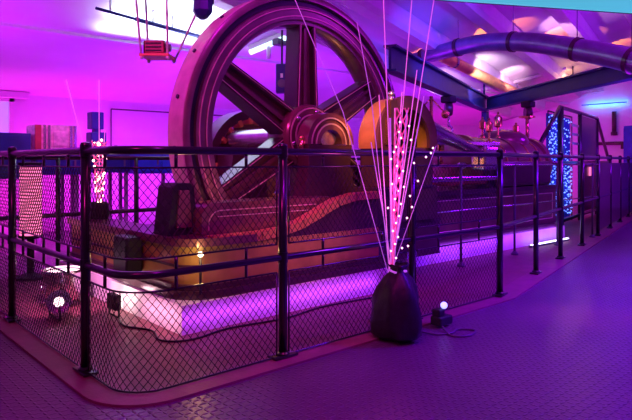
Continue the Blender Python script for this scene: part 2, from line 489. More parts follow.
# copper crank hood
HC = Vector((3.95, 3.22, 1.19)); HR = .385
hood = MB().lathe([(HR-.035, .03), (HR, .03), (HR, .23), (HR-.035, .23)], HC, (0, 1, 0), 40, -.15, PI+.15, True, ref=(-1, 0, 0)).build('crank_hood', 'copper', eng, SM)
MB().lathe([(HR-.10, 0), (HR+.012, 0), (HR+.012, .032), (HR-.10, .032)], HC, (0, 1, 0), 40, -.15, PI+.15, True, ref=(-1, 0, 0)).build('hood_ring', 'maroon', hood, SM)
MB().lathe([(0, .19), (HR-.04, .19), (HR-.04, .22), (0, .22)], HC, (0, 1, 0), 32).build('crank_disc', 'black_matt', eng, SM)
MB().box((HC.x, HC.y+.13, .97), (.74, .22, .36), bevel=.03).build('crank_pit_side', 'maroon_dark', eng)
MB().box((3.97, 3.43, .66), (.86, .34, .30)).box((4.0, 3.45, .345), (.98, .30, .33)).build('crank_base', 'maroon_dark', eng)
bl = MB().bar((3.64, 3.15, 1.16), (3.64, 3.15, 1.52), .085, .06, up=(0, 1, 0)).build('lubricator_block', 'brass', eng)
MB().tube([(3.64, 3.15, 1.50), (3.64, 3.15, 1.56)], .022, 10).ball((3.64, 3.15, 1.57), .03, 10).build('bolt', 'steel', bl)
MB().box((3.64, 3.18, 1.0), (.06, .10, .36)).build('block_stem', 'maroon_dark', bl)
# connecting rod to the crosshead
MB().tube([(4.25, 3.55, 1.46), (4.70, 3.55, 1.34), (5.70, 3.60, 1.09)], [.085, .08, .05], 14).build('connecting_rod', 'steel', eng)
MB().box((5.75, 3.62, 1.06), (.26, .2, .26), bevel=.03).build('crosshead', 'steel', eng)
# long bed below the cylinder
lb = MB().box((5.55, 4.05, .43), (3.76, .84, .50))
longbed = lb.build('cylinder_bed', 'maroon', eng)
MB().box((5.55, 4.05, PH+.03), (3.8, .92, .06)).box((5.55, 4.05, .70), (3.8, .92, .05)).build('bed_flange', 'maroon_dark', longbed)
ps = MB()
for z in (.30, .62): ps.tube([(3.75, 3.628, z), (7.33, 3.628, z)], .005, 5)
for x in (3.75, 7.33): ps.tube([(x, 3.628, .30), (x, 3.628, .62)], .005, 5)
ps.build('pinstripe', 'pinstripe', longbed)
# slide bars
for z in (.84, 1.22): MB().box((5.35, 3.64, z), (1.3, .12, .05), bevel=.01).build('slide_bar', 'steel', eng)
for x in (4.75, 5.95): MB().box((x, 3.72, .97), (.12, .16, .52), bevel=.02).build('slide_column', 'maroon_dark', eng)
# cylinder, lagged, with end covers
cyl = MB().lathe([(.0, 0), (.33, 0), (.36, .02), (.36, .10), (.33, .12), (.33, .80), (.345, .81), (.345, .87), (.33, .88), (.33, 1.5), (.36, 1.52), (.36, 1.62), (.30, 1.64), (0, 1.66)], (5.78, 4.02, .98), (1, 0, 0), 40).build('cylinder', 'maroon', eng, SM)
for k in range(10):
    a = 2*PI*k/10
    MB().tube([(5.76, 4.02+.30*math.cos(a), .98+.30*math.sin(a)), (5.79, 4.02+.30*math.cos(a), .98+.30*math.sin(a))], .022, 6).build('cover_bolt', 'steel', cyl)
for x in (6.08, 6.33, 6.88, 7.13):
    MB().lathe([(.325, 0), (.338, 0), (.338, .03), (.325, .03)], (x, 4.02, .98), (1, 0, 0), 40, closed=True).build('lagging_band', 'brass', cyl, SM)
MB().tube([(5.6, 3.80, .98), (5.8, 4.0, .98)], .04, 10).build('piston_rod', 'steel', eng)
MB().box((6.58, 3.66, .88), (1.25, .18, .30), bevel=.04).build('steam_chest', 'maroon_dark', eng)
dm = MB().lathe([(.34, 0), (.34, .06), (.30, .14), (.20, .20), (0, .23)], (7.0, 4.15, 1.22), (0, 0, 1), 28).build('steam_dome', 'maroon', eng, SM)
# small valves, oilers and a governor on the top
def oiler(x, y, z, h, r, nm='oiler'):
    MB().lathe([(.012, 0), (.03, .0), (.03, .02), (.012, .04), (.012, h*.4), (r, h*.45), (r*1.05, h*.75), (r*.5, h*.85), (.01, h*.9), (.018, h*.95), (0, h)], (x, y, z), (0, 0, 1), 14).build(nm, 'brass', eng, SM)
oiler(5.0, 3.66, 1.0, .30, .035); oiler(5.9, 3.66, 1.24, .28, .04); oiler(6.3, 4.0, 1.31, .26, .04); oiler(6.62, 3.98, 1.31, .34, .05); oiler(7.0, 3.95, 1.31, .22, .04)
gv = MB().tube([(5.55, 4.2, .72), (5.55, 4.2, 1.78)], .02, 8)
gv.lathe([(.07, 0), (.07, .03), (.025, .08)], (5.55, 4.2, .72), (0, 0, 1), 12)
gov = gv.build('governor_spindle', 'brass', eng)
for s in (-1, 1):
    MB().tube([(5.55, 4.2, 1.76), (5.55+.11*s, 4.2-.1*s, 1.60)], .009, 6).ball((5.55+.12*s, 4.2-.11*s, 1.57), .05, 12).build('governor_ball', 'brass', gov)
vh = MB().tube([(7.28, 3.95, 1.25), (7.28, 3.95, 1.62)], .02, 8).lathe([(.085, 0), (.105, .0), (.105, .02), (.085, .02)], (7.28, 3.95, 1.60), (0, 0, 1), 18, closed=True)
for k in range(4): vh.tube([(7.28, 3.95, 1.61), (7.28+.095*math.cos(k*PI/2), 3.95+.095*math.sin(k*PI/2), 1.61)], .008, 5)
vh.build('valve_handwheel', 'brass', eng)
MB().tube([(7.4, 4.02, 1.0), (7.5, 4.02, .99), (7.57, 4.02, .93), (7.59, 4.02, .80), (7.59, 4.02, PH)], .09, 14).build('steam_pipe', 'maroon_dark', eng, SM)
MB().tube([(4.7, 3.70, .80), (6.0, 3.70, .80), (6.3, 3.72, .78)], .03, 8).build('oil_pipe', 'copper', eng)

# flywheel
WC = Vector((3.28, 3.74, 1.237)); WR = 1.19
fw = thing('flywheel', (WC.x, WC.y, WC.z), 'huge dark red spoked flywheel towering over the railing', 'flywheel')
rim = MB().lathe([(WR, .01), (WR-.012, 0), (WR-.05, 0), (WR-.055, .035), (WR-.098, .035), (WR-.103, .004), (WR-.125, .0), (WR-.13, .008), (WR-.185, .008), (WR-.19, 0), (WR-.215, 0), (WR-.222, .025), (WR-.25, .025), (WR-.262, .06), (WR-.262, .18), (WR-.24, .235), (WR-.012, .237), (WR, .228)], WC, (0, 1, 0), 128, closed=True).build('rim', 'rim_paint', fw, SM)
MB().lathe([(WR-.056, .034), (WR-.097, .034), (WR-.097, .030), (WR-.056, .030)], WC, (0, 1, 0), 128, closed=True).build('rim_groove', 'groove', rim)
MB().lathe([(WR, .012), (WR+.006, .014), (WR+.006, .225), (WR, .227)], WC, (0, 1, 0), 128, closed=True).build('tread', 'tread_steel', rim, SM)
ln = MB()
for r in (WR-.128, WR-.187): ln.lathe([(r-.004, .0), (r+.004, 0), (r+.004, -.004), (r-.004, -.004)], WC, (0, 1, 0), 128, closed=True)
ln.build('pinstripe', 'pinstripe', rim)
for k in range(20):
    a = 2*PI*(k+.3)/20; u = Vector((math.cos(a), 0, math.sin(a)))
    p = WC + u*(WR+.004) + Vector((0, .12, 0))
    MB().tube([p, p+u*.014], .017, 8).build('tread_bolt', 'groove', rim)
for k in range(6):
    a = PI/2 + k*PI/3; u = Vector((math.cos(a), 0, math.sin(a))); w = Vector((-math.sin(a), 0, math.cos(a)))
    r0, r1 = .20, WR-.25
    b = MB()
    def bar2(s0, s1, y0, y1, w0, w1):
        """tapering web or flange of the spoke"""
        vs = []
        for r, hw in ((r0, w0), (r1, w1)):
            for s, y in ((s0, y0), (s1, y0), (s1, y1), (s0, y1)):
                vs.append(b.bm.verts.new(WC + u*r + w*(s*hw) + Vector((0, y, 0))))
        for f in [(3, 2, 1, 0), (4, 5, 6, 7)] + [(i, (i+1) % 4, 4+(i+1) % 4, 4+i) for i in range(4)]:
            b.bm.faces.new([vs[q] for q in f])
    bar2(-1, 1, .09, .14, .115, .085)
    sp = b.build('spoke', 'maroon', fw)
    b = MB(); bar2(-1.08, -.72, .03, .20, .115, .085); bar2(.72, 1.08, .03, .20, .115, .085)
    b.build('spoke_flange', 'maroon_dark', sp)  # darker maroon puts the shadow on the spoke edges into the colour
    b = MB(); bar2(-.16, .16, .06, .095, .115, .085)
    b.build('spoke_rib', 'maroon', sp)
    b = MB()
    for s in (-.9, .9):
        b.tube([WC + u*r0 + w*(s*.115) + Vector((0, .027, 0)), WC + u*r1 + w*(s*.085) + Vector((0, .027, 0))], .004, 5)
    b.build('pinstripe', 'pinstripe', sp)
hub = MB().lathe([(.10, -.03), (.255, -.03), (.265, -.015), (.27, .0), (.27, .23), (.25, .26), (.12, .30)], WC, (0, 1, 0), 48).build('hub', 'maroon', fw, SM)
hr = MB()
for r in (.18, .235): hr.lathe([(r-.006, -.028), (r+.006, -.028), (r+.006, -.036), (r-.006, -.036)], WC, (0, 1, 0), 40, closed=True)
hr.build('hub_ring', 'pinstripe', hub)
MB().tube([WC + Vector((0, -.22, 0)), WC + Vector((0, 1.1, 0))], .095, 24).build('shaft', 'steel', fw, SM)
for k in range(6):
    a = k*PI/3 + .3; MB().ball(WC + Vector((.21*math.cos(a), -.03, .21*math.sin(a))), .022, 8).build('hub_bolt', 'steel', hub)
# rear bearing that carries the far end of the shaft
rb = MB().prism([(3.0, PH), (3.56, PH), (3.46, 1.12), (3.1, 1.12)], 4.62, 4.9)
rbo = rb.build('rear_bearing', 'maroon_dark', eng)

# generator behind the flywheel
GC = Vector((3.55, 5.0, .99)); GR = .56
gen = thing('generator', (GC.x, GC.y, PH), 'round dark generator with golden windings seen through the flywheel spokes', 'generator')
MB().lathe([(GR-.09, -.12), (GR, -.12), (GR, .12), (GR-.09, .12)], GC, (0, 1, 0), 56, closed=True).build('stator_ring', 'maroon_dark', gen, SM)
MB().lathe([(.08, -.03), (GR-.14, -.03), (GR-.14, .05), (.08, .05)], GC, (0, 1, 0), 48, closed=True).build('rotor_disc', 'maroon', gen, SM)
for k in range(22):
    a = 2*PI*k/22; u = Vector((math.cos(a), 0, math.sin(a))); r = GR-.11
    MB().box(GC + u*r + Vector((0, -.06, 0)), (.07, .14, .05), rot=Matrix.Rotation(-a, 3, 'Y'), bevel=.012).build('winding', 'copper', gen)
MB().lathe([(0, -.16), (.09, -.16), (.11, -.10), (.11, .10), (0, .10)], GC, (0, 1, 0), 20).build('rotor_boss', 'brass', gen, SM)
MB().box(GC + Vector((0, 0, -.68)), (.9, .26, .26), bevel=.02).build('generator_foot', 'maroon_dark', gen)

# ------------------------------------------------------------------ glowing rod fountains
def fountain(name, base, rods, label, group, hood_r, bulbs, bmat, sack=None):
    t = thing(name, base, label, 'decorative lamp', group)
    for i, (pts, r, m) in enumerate(rods): MB().tube(pts, r, 6).build('glow_rod', m, t)
    for p, r in bulbs: MB().ball(p, r, 6).build('bulb', bmat, t)
    return t
FB0 = Vector((2.63, 2.225, 0))
FD = 3.43
mouth = at(391, 272, FD)
t = thing('rod_lamp', (FB0.x, FB0.y, 0), 'tall fan of pink glowing rods and fairy lights in a black sack outside the railing', 'decorative lamp', None)
# the sack: a crumpled bag drawn together at the top
bm_ = bmesh.new(); n, rows = 26, 12
prof_s = [(.0, 0), (.09, .0), (.125, .03), (.13, .09), (.125, .16), (.115, .23), (.10, .29), (.075, .34), (.05, .375), (.042, .40), (.06, .425), (.05, .42)]
ringv = []
for j, (r, z) in enumerate(prof_s):
    row = []
    for k in range(n):
        a = 2*PI*k/n
        q = r*(1.08 + .11*math.sin(3*a + j*.25) + .08*math.sin(5*a + j*.7) + .05*math.sin(9*a - j) + .03*R.uniform(-1, 1))
        row.append(bm_.verts.new((FB0.x + q*math.cos(a), FB0.y + q*math.sin(a), z + .012 + .004*R.uniform(-1, 1)*(j > 1))))
    ringv.append(row)
for j in range(len(prof_s)-1):
    for k in range(n):
        f = bm_.faces.new((ringv[j][k], ringv[j][(k+1) % n], ringv[j+1][(k+1) % n], ringv[j+1][k])); f.smooth = True
mb = MB(); mb.bm.free(); mb.bm = bm_
bmesh.ops.remove_doubles(bm_, verts=bm_.verts, dist=1e-4)
mb.build('sack', 'black_sack', t)
MB().tube([FB0 + Vector((.046*math.cos(a), .046*math.sin(a), .395 + .004*math.sin(3*a))) for a in [2*PI*k/16 for k in range(17)]], .008, 6).build('sack_tie', 'rod_violet', t)
def rod(tip, D, r=.0035, m='rod_glow', via=None, foot=(391, 268), low=None):
    pts = [at(foot[0] + R.uniform(-3, 3), foot[1] + 6, FD)]
    e = at(tip[0], tip[1], D)
    if via: mid = at(via[0], via[1], (FD + D)/2); pts += [pts[0].lerp(mid, .5), mid]
    else: pts += [pts[0].lerp(e, .5) + Vector((0, 0, 0))]
    pts.append(e)
    MB().tube(pts, r*.85, 6).build('glow_rod', m, t)
rod((284, -26), 3.20, .0028, 'rod_violet', via=(343, 112))
rod((357, 22), 3.30, .0028, 'rod_violet', via=(372, 105))
rod((383, -12), 3.30, .0032, 'rod_glow')
rod((413, -14), 3.45, .0032, 'rod_glow')
rod((437, -20), 3.55, .0034, 'rod_glow')
rod((390, 118), 3.40, .0075, 'rod_violet')
rod((371, 142), 3.36, .0032, 'rod_violet')
rod((379, 95), 3.45, .0035, 'rod_glow')
rod((402, 92), 3.45, .0042, 'rod_glow')
rod((417, 70), 3.50, .0036, 'rod_glow')
rod((424, 96), 3.52, .0042, 'rod_violet')
rod((436, 146), 3.56, .0022, 'rod_violet')
rod((395, 108), 3.52, .006, 'rod_glow')
rod((407, 110), 3.40, .005, 'rod_violet')
# twisted red tinsel between the rods
tw = MB()
for q in range(5):
    pts = []
    for i in range(40):
        f = i/39; y = 268 - 160*f; x = 392 + 10*f + math.sin(f*14 + q*1.26)*(1.2 + 5.5*f); D = FD + math.cos(f*14 + q*1.26)*(.01 + .03*f)
        pts.append(at(x, y, D))
    tw.tube(pts, .0042, 5)
tw.build('tinsel', 'bundle_glow', t)
bulb_px = [(400, 122), (399, 132), (401, 138), (396, 147), (403, 152), (394, 152), (391, 159), (397, 166), (403, 171), (399, 178), (392, 184), (404, 187), (398, 191), (395, 199), (401, 204), (394, 210), (399, 216), (396, 223), (393, 231), (398, 237), (395, 244), (391, 251), (396, 258), (409, 126), (411, 140), (414, 163), (410, 196), (407, 218), (408, 246), (402, 248), (418, 181), (426, 157), (433, 148), (431, 153), (388, 208), (412, 207)]
for px, py in bulb_px:
    MB().ball(at(px, py, FD - .05 + R.uniform(-.03, .03)), .0062, 6).build('bulb', 'bulb_pink', t)

def small_fountain(name, base, label, tips, nb, bm2, spread, h):
    f = thing(name, base, label, 'decorative lamp')
    base = Vector(base)
    MB().lathe([(0, 0), (.07, 0), (.08, .03), (.075, .12), (.06, .14), (.05, .14), (0, .12)], base, (0, 0, 1), 18).build('pot', 'black_matt', f, SM)
    for tp in tips: MB().tube([base + Vector((0, 0, .10)), (base + Vector((0, 0, .1))).lerp(tp, .5) , tp], .0035, 6).build('glow_rod', 'rod_glow', f)
    tw = MB()
    for q in range(4):
        tw.tube([base + Vector((spread*(.3+.7*i/19)*math.cos(i*.8 + q*1.6), spread*(.3+.7*i/19)*math.sin(i*.8 + q*1.6), .12 + h*i/19)) for i in range(20)], .006, 5)
    tw.build('tinsel', 'bundle_glow', f)
    for i in range(nb):
        a = R.uniform(0, 2*PI); z = .13 + h*R.random(); q = spread*(.3 + .7*(z-.12)/h)*1.05
        MB().ball(base + Vector((q*math.cos(a), q*math.sin(a), z)), .010, 6).build('bulb', bm2, f)
b2 = (1.92, 4.83, .552)
small_fountain('rod_lamp', b2, 'small pot of red fairy lights and glowing rods on the far end of the bed', [at(99, 80, 4.85), at(66, 80, 4.7), at(105, 130, 4.9), at(92, 140, 4.9)], 42, 'bulb_warm', .06, .52)

# glowing column behind the left fence
cp_ = (1.58, 5.50, .006)
col = thing('column_lamp', cp_, 'warm pink glowing round column lamp on a black stand behind the leftmost fence', 'lamp')
MB().lathe([(0, 0), (.14, 0), (.14, .02), (.03, .05), (.03, .34), (.10, .36), (.10, .38), (0, .38)], cp_, (0, 0, 1), 24).build('stand', 'black_matt', col, SM)
gl = MB().lathe([(.088, .38), (.088, .99), (0, .99)], cp_, (0, 0, 1), 28).build('glow_tube', 'column_glow', col, SM)
for k in range(22): MB().lathe([(.088, .40+k*.027), (.094, .40+k*.027), (.094, .408+k*.027), (.088, .408+k*.027)], cp_, (0, 0, 1), 24, closed=True).build('ring', 'red_box', gl)
MB().lathe([(.095, .98), (.10, .985), (.10, 1.01), (0, 1.02)], cp_, (0, 0, 1), 24).build('cap', 'black_matt', col, SM)

# ------------------------------------------------------------------ floor lights beside the plinth
pc = Vector((1.45, 4.30, .006))
par = thing('floor_spotlight', pc, 'shiny chrome drum spotlight with glowing rim standing on the pit floor', 'spotlight')
MB().lathe([(0, .05), (.10, .05), (.115, .07), (.125, .20), (.135, .235), (.14, .25), (.13, .25), (.12, .235), (0, .22)], pc, (0, 0, 1), 32).build('drum', 'chrome', par, SM)
MB().lathe([(.0, .236), (.118, .236), (.118, .243), (0, .243)], pc, (0, 0, 1), 32).build('lens', 'lamp_white', par)
MB().lathe([(.13, .245), (.143, .245), (.143, .262), (.13, .262)], pc, (0, 0, 1), 32, closed=True).build('lens_ring', 'chrome', par, SM)
for k in range(3):
    a = k*2*PI/3 + .4; u = Vector((math.cos(a), math.sin(a), 0))
    MB().tube([pc + u*.09 + Vector((0, 0, .06)), pc + u*.13 + Vector((0, 0, .03)), pc + u*.15 + Vector((0, 0, .0))], .011, 6).build('leg', 'chrome', par)
MB().tube([pc + Vector((.14*math.cos(a), .02, .16 + .14*math.sin(a)*.8)) for a in [PI*k/12 - PI for k in range(13)]], .008, 6).build('yoke', 'chrome', par)
pc2 = Vector((1.32, 3.98, .006))
p2 = thing('floor_spotlight', pc2, 'low chrome spotlight can lying tilted beside the drum spotlight', 'spotlight')
ax = Vector((-.35, -.85, .30)).normalized()
MB().lathe([(0, -.09), (.04, -.09), (.06, -.06), (.075, .07), (.065, .07), (.0, .05)], pc2 + Vector((0, 0, .10)), ax, 24).build('can', 'chrome', p2, SM)
MB().lathe([(0, .052), (.06, .052), (.06, .06), (0, .06)], pc2 + Vector((0, 0, .10)), ax, 20).build('lens', 'lamp_white', p2)  # glowing face stands in for white reflections on the drum
MB().tube([pc2 + Vector((-.03, -.09, .10)), pc2 + Vector((-.03, -.1, .01)), pc2 + Vector((-.03, .1, .01)), pc2 + Vector((-.03, .09, .10))], .008, 6).build('yoke', 'black_paint', p2)
pc3 = Vector((1.60, 3.78, .006))
p3 = thing('floodlight', pc3, 'small black floodlight at the foot of the white plinth', 'floodlight')
MB().box(pc3 + Vector((0, 0, .10)), (.05, .13, .10), bevel=.01).build('housing', 'black_matt', p3)
MB().box(pc3 + Vector((.03, 0, .10)), (.012, .11, .08)).build('lens', 'lamp_white', p3)
MB().tube([pc3 + Vector((0, -.075, .10)), pc3 + Vector((0, -.075, .008)), pc3 + Vector((0, .075, .008)), pc3 + Vector((0, .075, .10))], .007, 6).build('bracket', 'black_matt', p3)
cable_pts = [(1.60, 3.70, .012), (1.55, 3.5, .012), (1.63, 3.3, .012), (1.58, 3.08, .012), (1.72, 2.98, .012), (2.0, 3.03, .012), (2.4, 2.98, .012), (2.8, 3.04, .012), (3.4, 2.98, .012)]
def spline(pts, n=6):
    P = [Vector(p) for p in pts]; out = []
    for i in range(len(P)-1):
        p0, p1, p2_, p3_ = P[max(i-1, 0)], P[i], P[i+1], P[min(i+2, len(P)-1)]
        for k in range(n):
            t_ = k/n
            out.append(.5*((2*p1) + (p2_-p0)*t_ + (2*p0-5*p1+4*p2_-p3_)*t_*t_ + (3*p1-p0-3*p2_+p3_)*t_**3))
    return out + [P[-1]]
tag(MB().tube(spline(cable_pts), .006, 6).build('cable', 'cable_black'), 'black power cable trailing along the foot of the white plinth', 'cable')
lp = thing('bed_lamp', (1.86, 3.12, PH), 'tiny bright lamp bulb on the olive corner of the engine bed', 'lamp')
MB().tube([(1.845, 3.10, PH+.05), (1.845, 3.10, .46)], .008, 6).build('stem', 'black_matt', lp)
MB().ball((1.845, 3.10, .47), .017, 8).build('bulb', 'lamp_spot', lp)
ls = thing('led_strip_light', (7.0, 3.50, .006), 'thin white glowing light strip lying on the floor before the right plinth', 'light strip')
MB().box((7.0, 3.50, .02), (.95, .04, .028)).build('housing', 'grey_plastic', ls)
MB().box((7.0, 3.49, .038), (.93, .032, .010)).build('diffuser', 'led_strip', ls)

# adapter and cable beside the sack
ad = thing('power_adapter', (3.04, 2.22, .012), 'small black adapter box with a glowing violet bulb beside the black sack', 'adapter')
MB().box((3.04, 2.22, .04), (.13, .08, .055), bevel=.01).box((3.02, 2.23, .085), (.06, .06, .05), bevel=.01).build('case', 'black_matt', ad)
MB().ball((3.05, 2.21, .130), .022, 10).build('bulb', 'led_blue', ad)
tag(MB().tube(spline([(2.80, 2.20, .018), (2.86, 2.12, .006), (2.95, 2.08, .006), (3.04, 2.10, .006), (3.10, 2.02, .006), (2.98, 1.98, .006), (2.90, 2.05, .006), (2.98, 2.17, .018)]), .006, 6).build('cable', 'grey_plastic'),
    'grey cable looped on the floor between black sack and adapter box', 'cable')

# ------------------------------------------------------------------ overhead steel, duct and hoists
KC, KL, KR = Vector((9.86, 6.20, 0)), Vector((4.70, 4.09, 0)), Vector((6.65, 1.66, 0))
def ibeam(name, a, b, z0, z1, fw_, label):
    o = MB(); a, b = Vector((a.x, a.y, 0)), Vector((b.x, b.y, 0)); zc = (z0+z1)/2
    e = thing(name, (a.x, a.y, z0), label, 'steel beam')
    MB().bar(a + Vector((0, 0, zc)), b + Vector((0, 0, zc)), .03, z1-z0-.04).build('web', 'beam_blue', e)
    for z in (z0+.012, z1-.012): MB().bar(a + Vector((0, 0, z)), b + Vector((0, 0, z)), fw_, .024).build('beam_flange', 'beam_blue', e)
    return e
bl_ = ibeam('crane_beam', KL, KC, 1.97, 2.25, .14, 'blue lit steel beam running from behind the flywheel to the slim post')
br_ = ibeam('crane_beam', KC + (KR-KC).normalized()*.1, KR, 1.99, 2.21, .14, 'dark steel beam crossing to the upper right corner under the curved duct')
e = thing('support_post', (KC.x, KC.y, 0), 'slim dark steel post at the meeting point of two overhead beams', 'post')
MB().box((KC.x, KC.y, .99), (.10, .10, 1.95)).build('shaft', 'beam_blue', e); MB().box((KC.x, KC.y, .012), (.24, .24, .024)).build('base_plate', 'beam_blue', e)
def hang(p, q, r, name, m, parent): MB().tube([p, q], r, 6).build(name, m, parent)
for pt, bpar, zt in ((KR.lerp(KC, .05), br_, 2.21), (KC.lerp(KL, .02), bl_, 2.25)):
    hang((pt.x, pt.y, zt-.01), (pt.x, pt.y, ceil_z(pt.y)), .02, 'hanger_rod', 'beam_blue', bpar)
def hoist(p, zbeam, length, label, n):
    t_ = thing('chain_hoist', (p.x, p.y, zbeam), label, 'chain hoist')
    MB().box((p.x, p.y, zbeam-.05), (.16, .18, .10), bevel=.02).build('trolley', 'black_matt', t_)
    MB().lathe([(0, -.05), (.09, -.05), (.10, -.03), (.10, .03), (.09, .05), (0, .05)], (p.x, p.y, zbeam-.19), (.7, -.7, 0), 20).build('hoist_body', 'maroon_dark', t_, SM)
    b = MB(); k = 0; z = zbeam-.28
    while z > zbeam - length:
        u = Vector((1, 0, 0)) if k % 2 else Vector((0, 1, 0)); c = Vector((p.x, p.y, z))
        b.tube([c + u*.018*math.cos(a) + Vector((0, 0, .032*math.sin(a))) for a in [2*PI*i/8 for i in range(9)]], .007, 5); z -= .045; k += 1
    b.build('chain', 'steel', t_)
    b = MB(); c = Vector((p.x, p.y, z-.03))
    b.tube([c + Vector((.05*math.cos(a), -.05*math.cos(a)*.6, .06*math.sin(a))) for a in [PI/2 - i*PI*1.5/12 for i in range(13)]], .014, 6)
    b.build('hook', 'steel', t_)
hoist(KC.lerp(KR, .31), 1.99, .78, 'chain hoist hanging from the dark right beam above the cylinder', 0)
hoist(KL.lerp(KC, .47), 1.97, .42, 'short chain hoist hanging from the blue beam left of the slim post', 0)
# curved duct
dpx = [(392, 70, 9.1), (415, 60, 8.85), (440, 52.5, 8.6), (480, 43, 8.1), (531, 42.5, 7.5), (586, 51, 6.9), (632, 60.5, 6.45), (690, 76, 5.9)]
dpts = spline([at(*q) for q in dpx], 6)
duct = thing('ventilation_duct', dpts[0], 'thick purple curved metal duct arching beneath the ceiling on the right', 'duct')
MB().tube(dpts, [.098 + .045*i/(len(dpts)-1) for i in range(len(dpts))], 20).build('pipe', 'duct_metal', duct, SM)
for i in (8, 15, 22, 29, 36):
    d = (dpts[i+1]-dpts[i]).normalized()
    MB().tube([dpts[i]-d*.025, dpts[i]+d*.025], .112 + .045*i/(len(dpts)-1), 20).build('clamp', 'maroon_dark', duct, SM)
    p = dpts[i]; hang(p, (p.x, p.y, ceil_z(p.y)), .006, 'hanger_rod', 'duct_metal', duct)
# thin service pipes by the duct and their U brackets
for k, (a, c, lab) in enumerate((((462, 92), (566, 66), 'thin pale pipe under the curved duct near the bright lamp'), ((533, 96), (640, 84), 'thin pale pipe along the ceiling foot behind the dark beam'))):
    p, q = on_ceiling(*a), on_ceiling(*c)
    tg = tag(MB().tube([p - Vector((0, 0, .05)), p.lerp(q, .5) - Vector((0, 0, .06)), q - Vector((0, 0, .05))], .035, 8).build('ceiling_pipe', 'white_rod'), lab, 'pipe')
yp = [on_ceiling(440, 38) - Vector((0, 0, .26)), on_ceiling(525, 84) - Vector((0, 0, .26))]  # yellow cylinder hung in place of a ceiling rib lit yellow
ypd = (yp[1]-yp[0]).normalized()
ytp = thing('ceiling_pipe', yp[0], 'fat yellow cylinder standing in for a lit ceiling rib between curved duct and beam corner', 'pipe')
MB().tube(yp, .085, 20).build('shell', 'lit_rib_yellow', ytp, SM)
for f in (.12, .88):
    c_ = yp[0].lerp(yp[1], f); MB().tube([c_-ypd*.03, c_+ypd*.03], .098, 20).build('pipe_clamp', 'steel', ytp, SM)
    hang(c_ + Vector((0, 0, .085)), (c_.x, c_.y, ceil_z(c_.y)), .012, 'hanger_rod', 'steel', ytp)
# orange lamp
po = on_ceiling(570, 71) - Vector((.2, .15, .20))
la = thing('ceiling_lamp', po, 'bright orange lamp glowing under the ceiling beside the curved duct', 'lamp')
MB().ball(po, .055, 14).build('bulb', 'lamp_orange', la)
MB().lathe([(.02, .10), (.06, .08), (.05, .045), (.02, .04)], po, (0, 0, 1), 16).build('socket', 'black_matt', la, SM)
hang(po + Vector((0, 0, .09)), (po.x, po.y, ceil_z(po.y)), .01, 'rod', 'black_matt', la)
# cyan lamp trough near the right gable
wx = at(606, 104, 13.55)
pcn = Vector((X1 - .13, wx.y, wx.z))
cy = thing('wall_lamp', pcn, 'slim blue bar lamp washing the right gable wall under the dark beam', 'lamp')
MB().box(pcn, (.03, 1.0, .022), bevel=.004).build('bar', 'bright_blue', cy)
for s_ in (-.4, .4): MB().tube([pcn + Vector((0, s_, 0)), pcn + Vector((.13, s_, 0))], .008, 6).build('bracket', 'beam_blue', cy)
# flat cyan strip across the top right, its even colour put in by emission
a, c = at(436, -1, 4.6), at(640, 13.2, 4.6)
cb = thing('cyan_strip', a, 'pale cyan glowing strip across the top right corner', 'light box')
nrm = Vector((DX, DY, 0))
MB().bar(a + Vector((0, 0, .075)), c + Vector((0, 0, .075)), .04, .15).build('diffuser', 'cyan_glow', cb)
MB().bar(a + nrm*.04 + Vector((0, 0, .08)), c + nrm*.04 + Vector((0, 0, .08)), .04, .15).build('backing', 'black_matt', cb)
for f in (.15, .6):
    p = a.lerp(c, f) + nrm*.04; hang(p + Vector((0, 0, .14)), (p.x, p.y, ceil_z(p.y)), .012, 'rod', 'black_matt', cb)

# hanging projector shelf
PD = 5.0
pa = at(158, 57, PD)
pj = thing('projector_shelf', pa, 'orange board shelf slung from the ceiling on white rods', 'shelf')
rzp = -.75
MB().box(pa, (.25, .24, .022), rzp, bevel=.004).build('board', 'orange_board', pj)
Rm = Matrix.Rotation(rzp, 3, 'Z')
for i, (sx, sy, lean) in enumerate(((-.11, -.1, (-.05, .0)), (.11, -.1, (-.01, 0)), (.11, .1, (.22, -.1)), (-.11, .1, (0, .05)))):
    q = pa + Rm @ Vector((sx, sy, 0)); zt = ceil_z(q.y + lean[1]*2.4)
    MB().tube([q - Vector((0, 0, .03)), Vector((q.x + lean[0]*2.4, q.y + lean[1]*2.4, zt))], .010, 8).ball(q - Vector((0, 0, .022)), .018, 8).build('rod', 'white_rod', pj)
pb = pa + Rm @ Vector((-.02, .02, .075))
pr = thing('projector', pb, 'dark red boxy projector resting on the hanging orange shelf', 'projector')
MB().box(pb, (.18, .16, .115), rzp, bevel=.012).build('body', 'red_box', pr)
b = MB()
for k in range(3): b.box(pb + Rm @ Vector((0, -.083, -.03 + k*.03)), (.13, .008, .012), rzp)
b.build('vent_slat', 'black_matt', pr)
MB().lathe([(0, 0), (.03, 0), (.034, .04), (0, .045)], pb + Rm @ Vector((.09, -.03, 0)), Rm @ Vector((1, 0, 0)), 16).build('lens', 'grey_plastic', pr, SM)
# hanging blue stage can
sc = at(203, 2, 4.7)
can = thing('stage_light', sc, 'dark blue stage light can hanging at the top left of the flywheel', 'stage light')
MB().lathe([(0, .14), (.055, .14), (.075, .10), (.08, -.08), (.05, -.12), (.02, -.14), (0, -.14)], sc, (.08, .05, 1), 8).build('can', 'blue_paint', can)
MB().tube([sc + Vector((-.09, 0, 0)), sc + Vector((-.09, 0, .2)), sc + Vector((.09, 0, .2)), sc + Vector((.09, 0, 0))], .010, 6).build('yoke', 'black_matt', can)
hang(sc + Vector((0, 0, .2)), (sc.x, sc.y, ceil_z(sc.y)), .012, 'rod', 'black_matt', can)
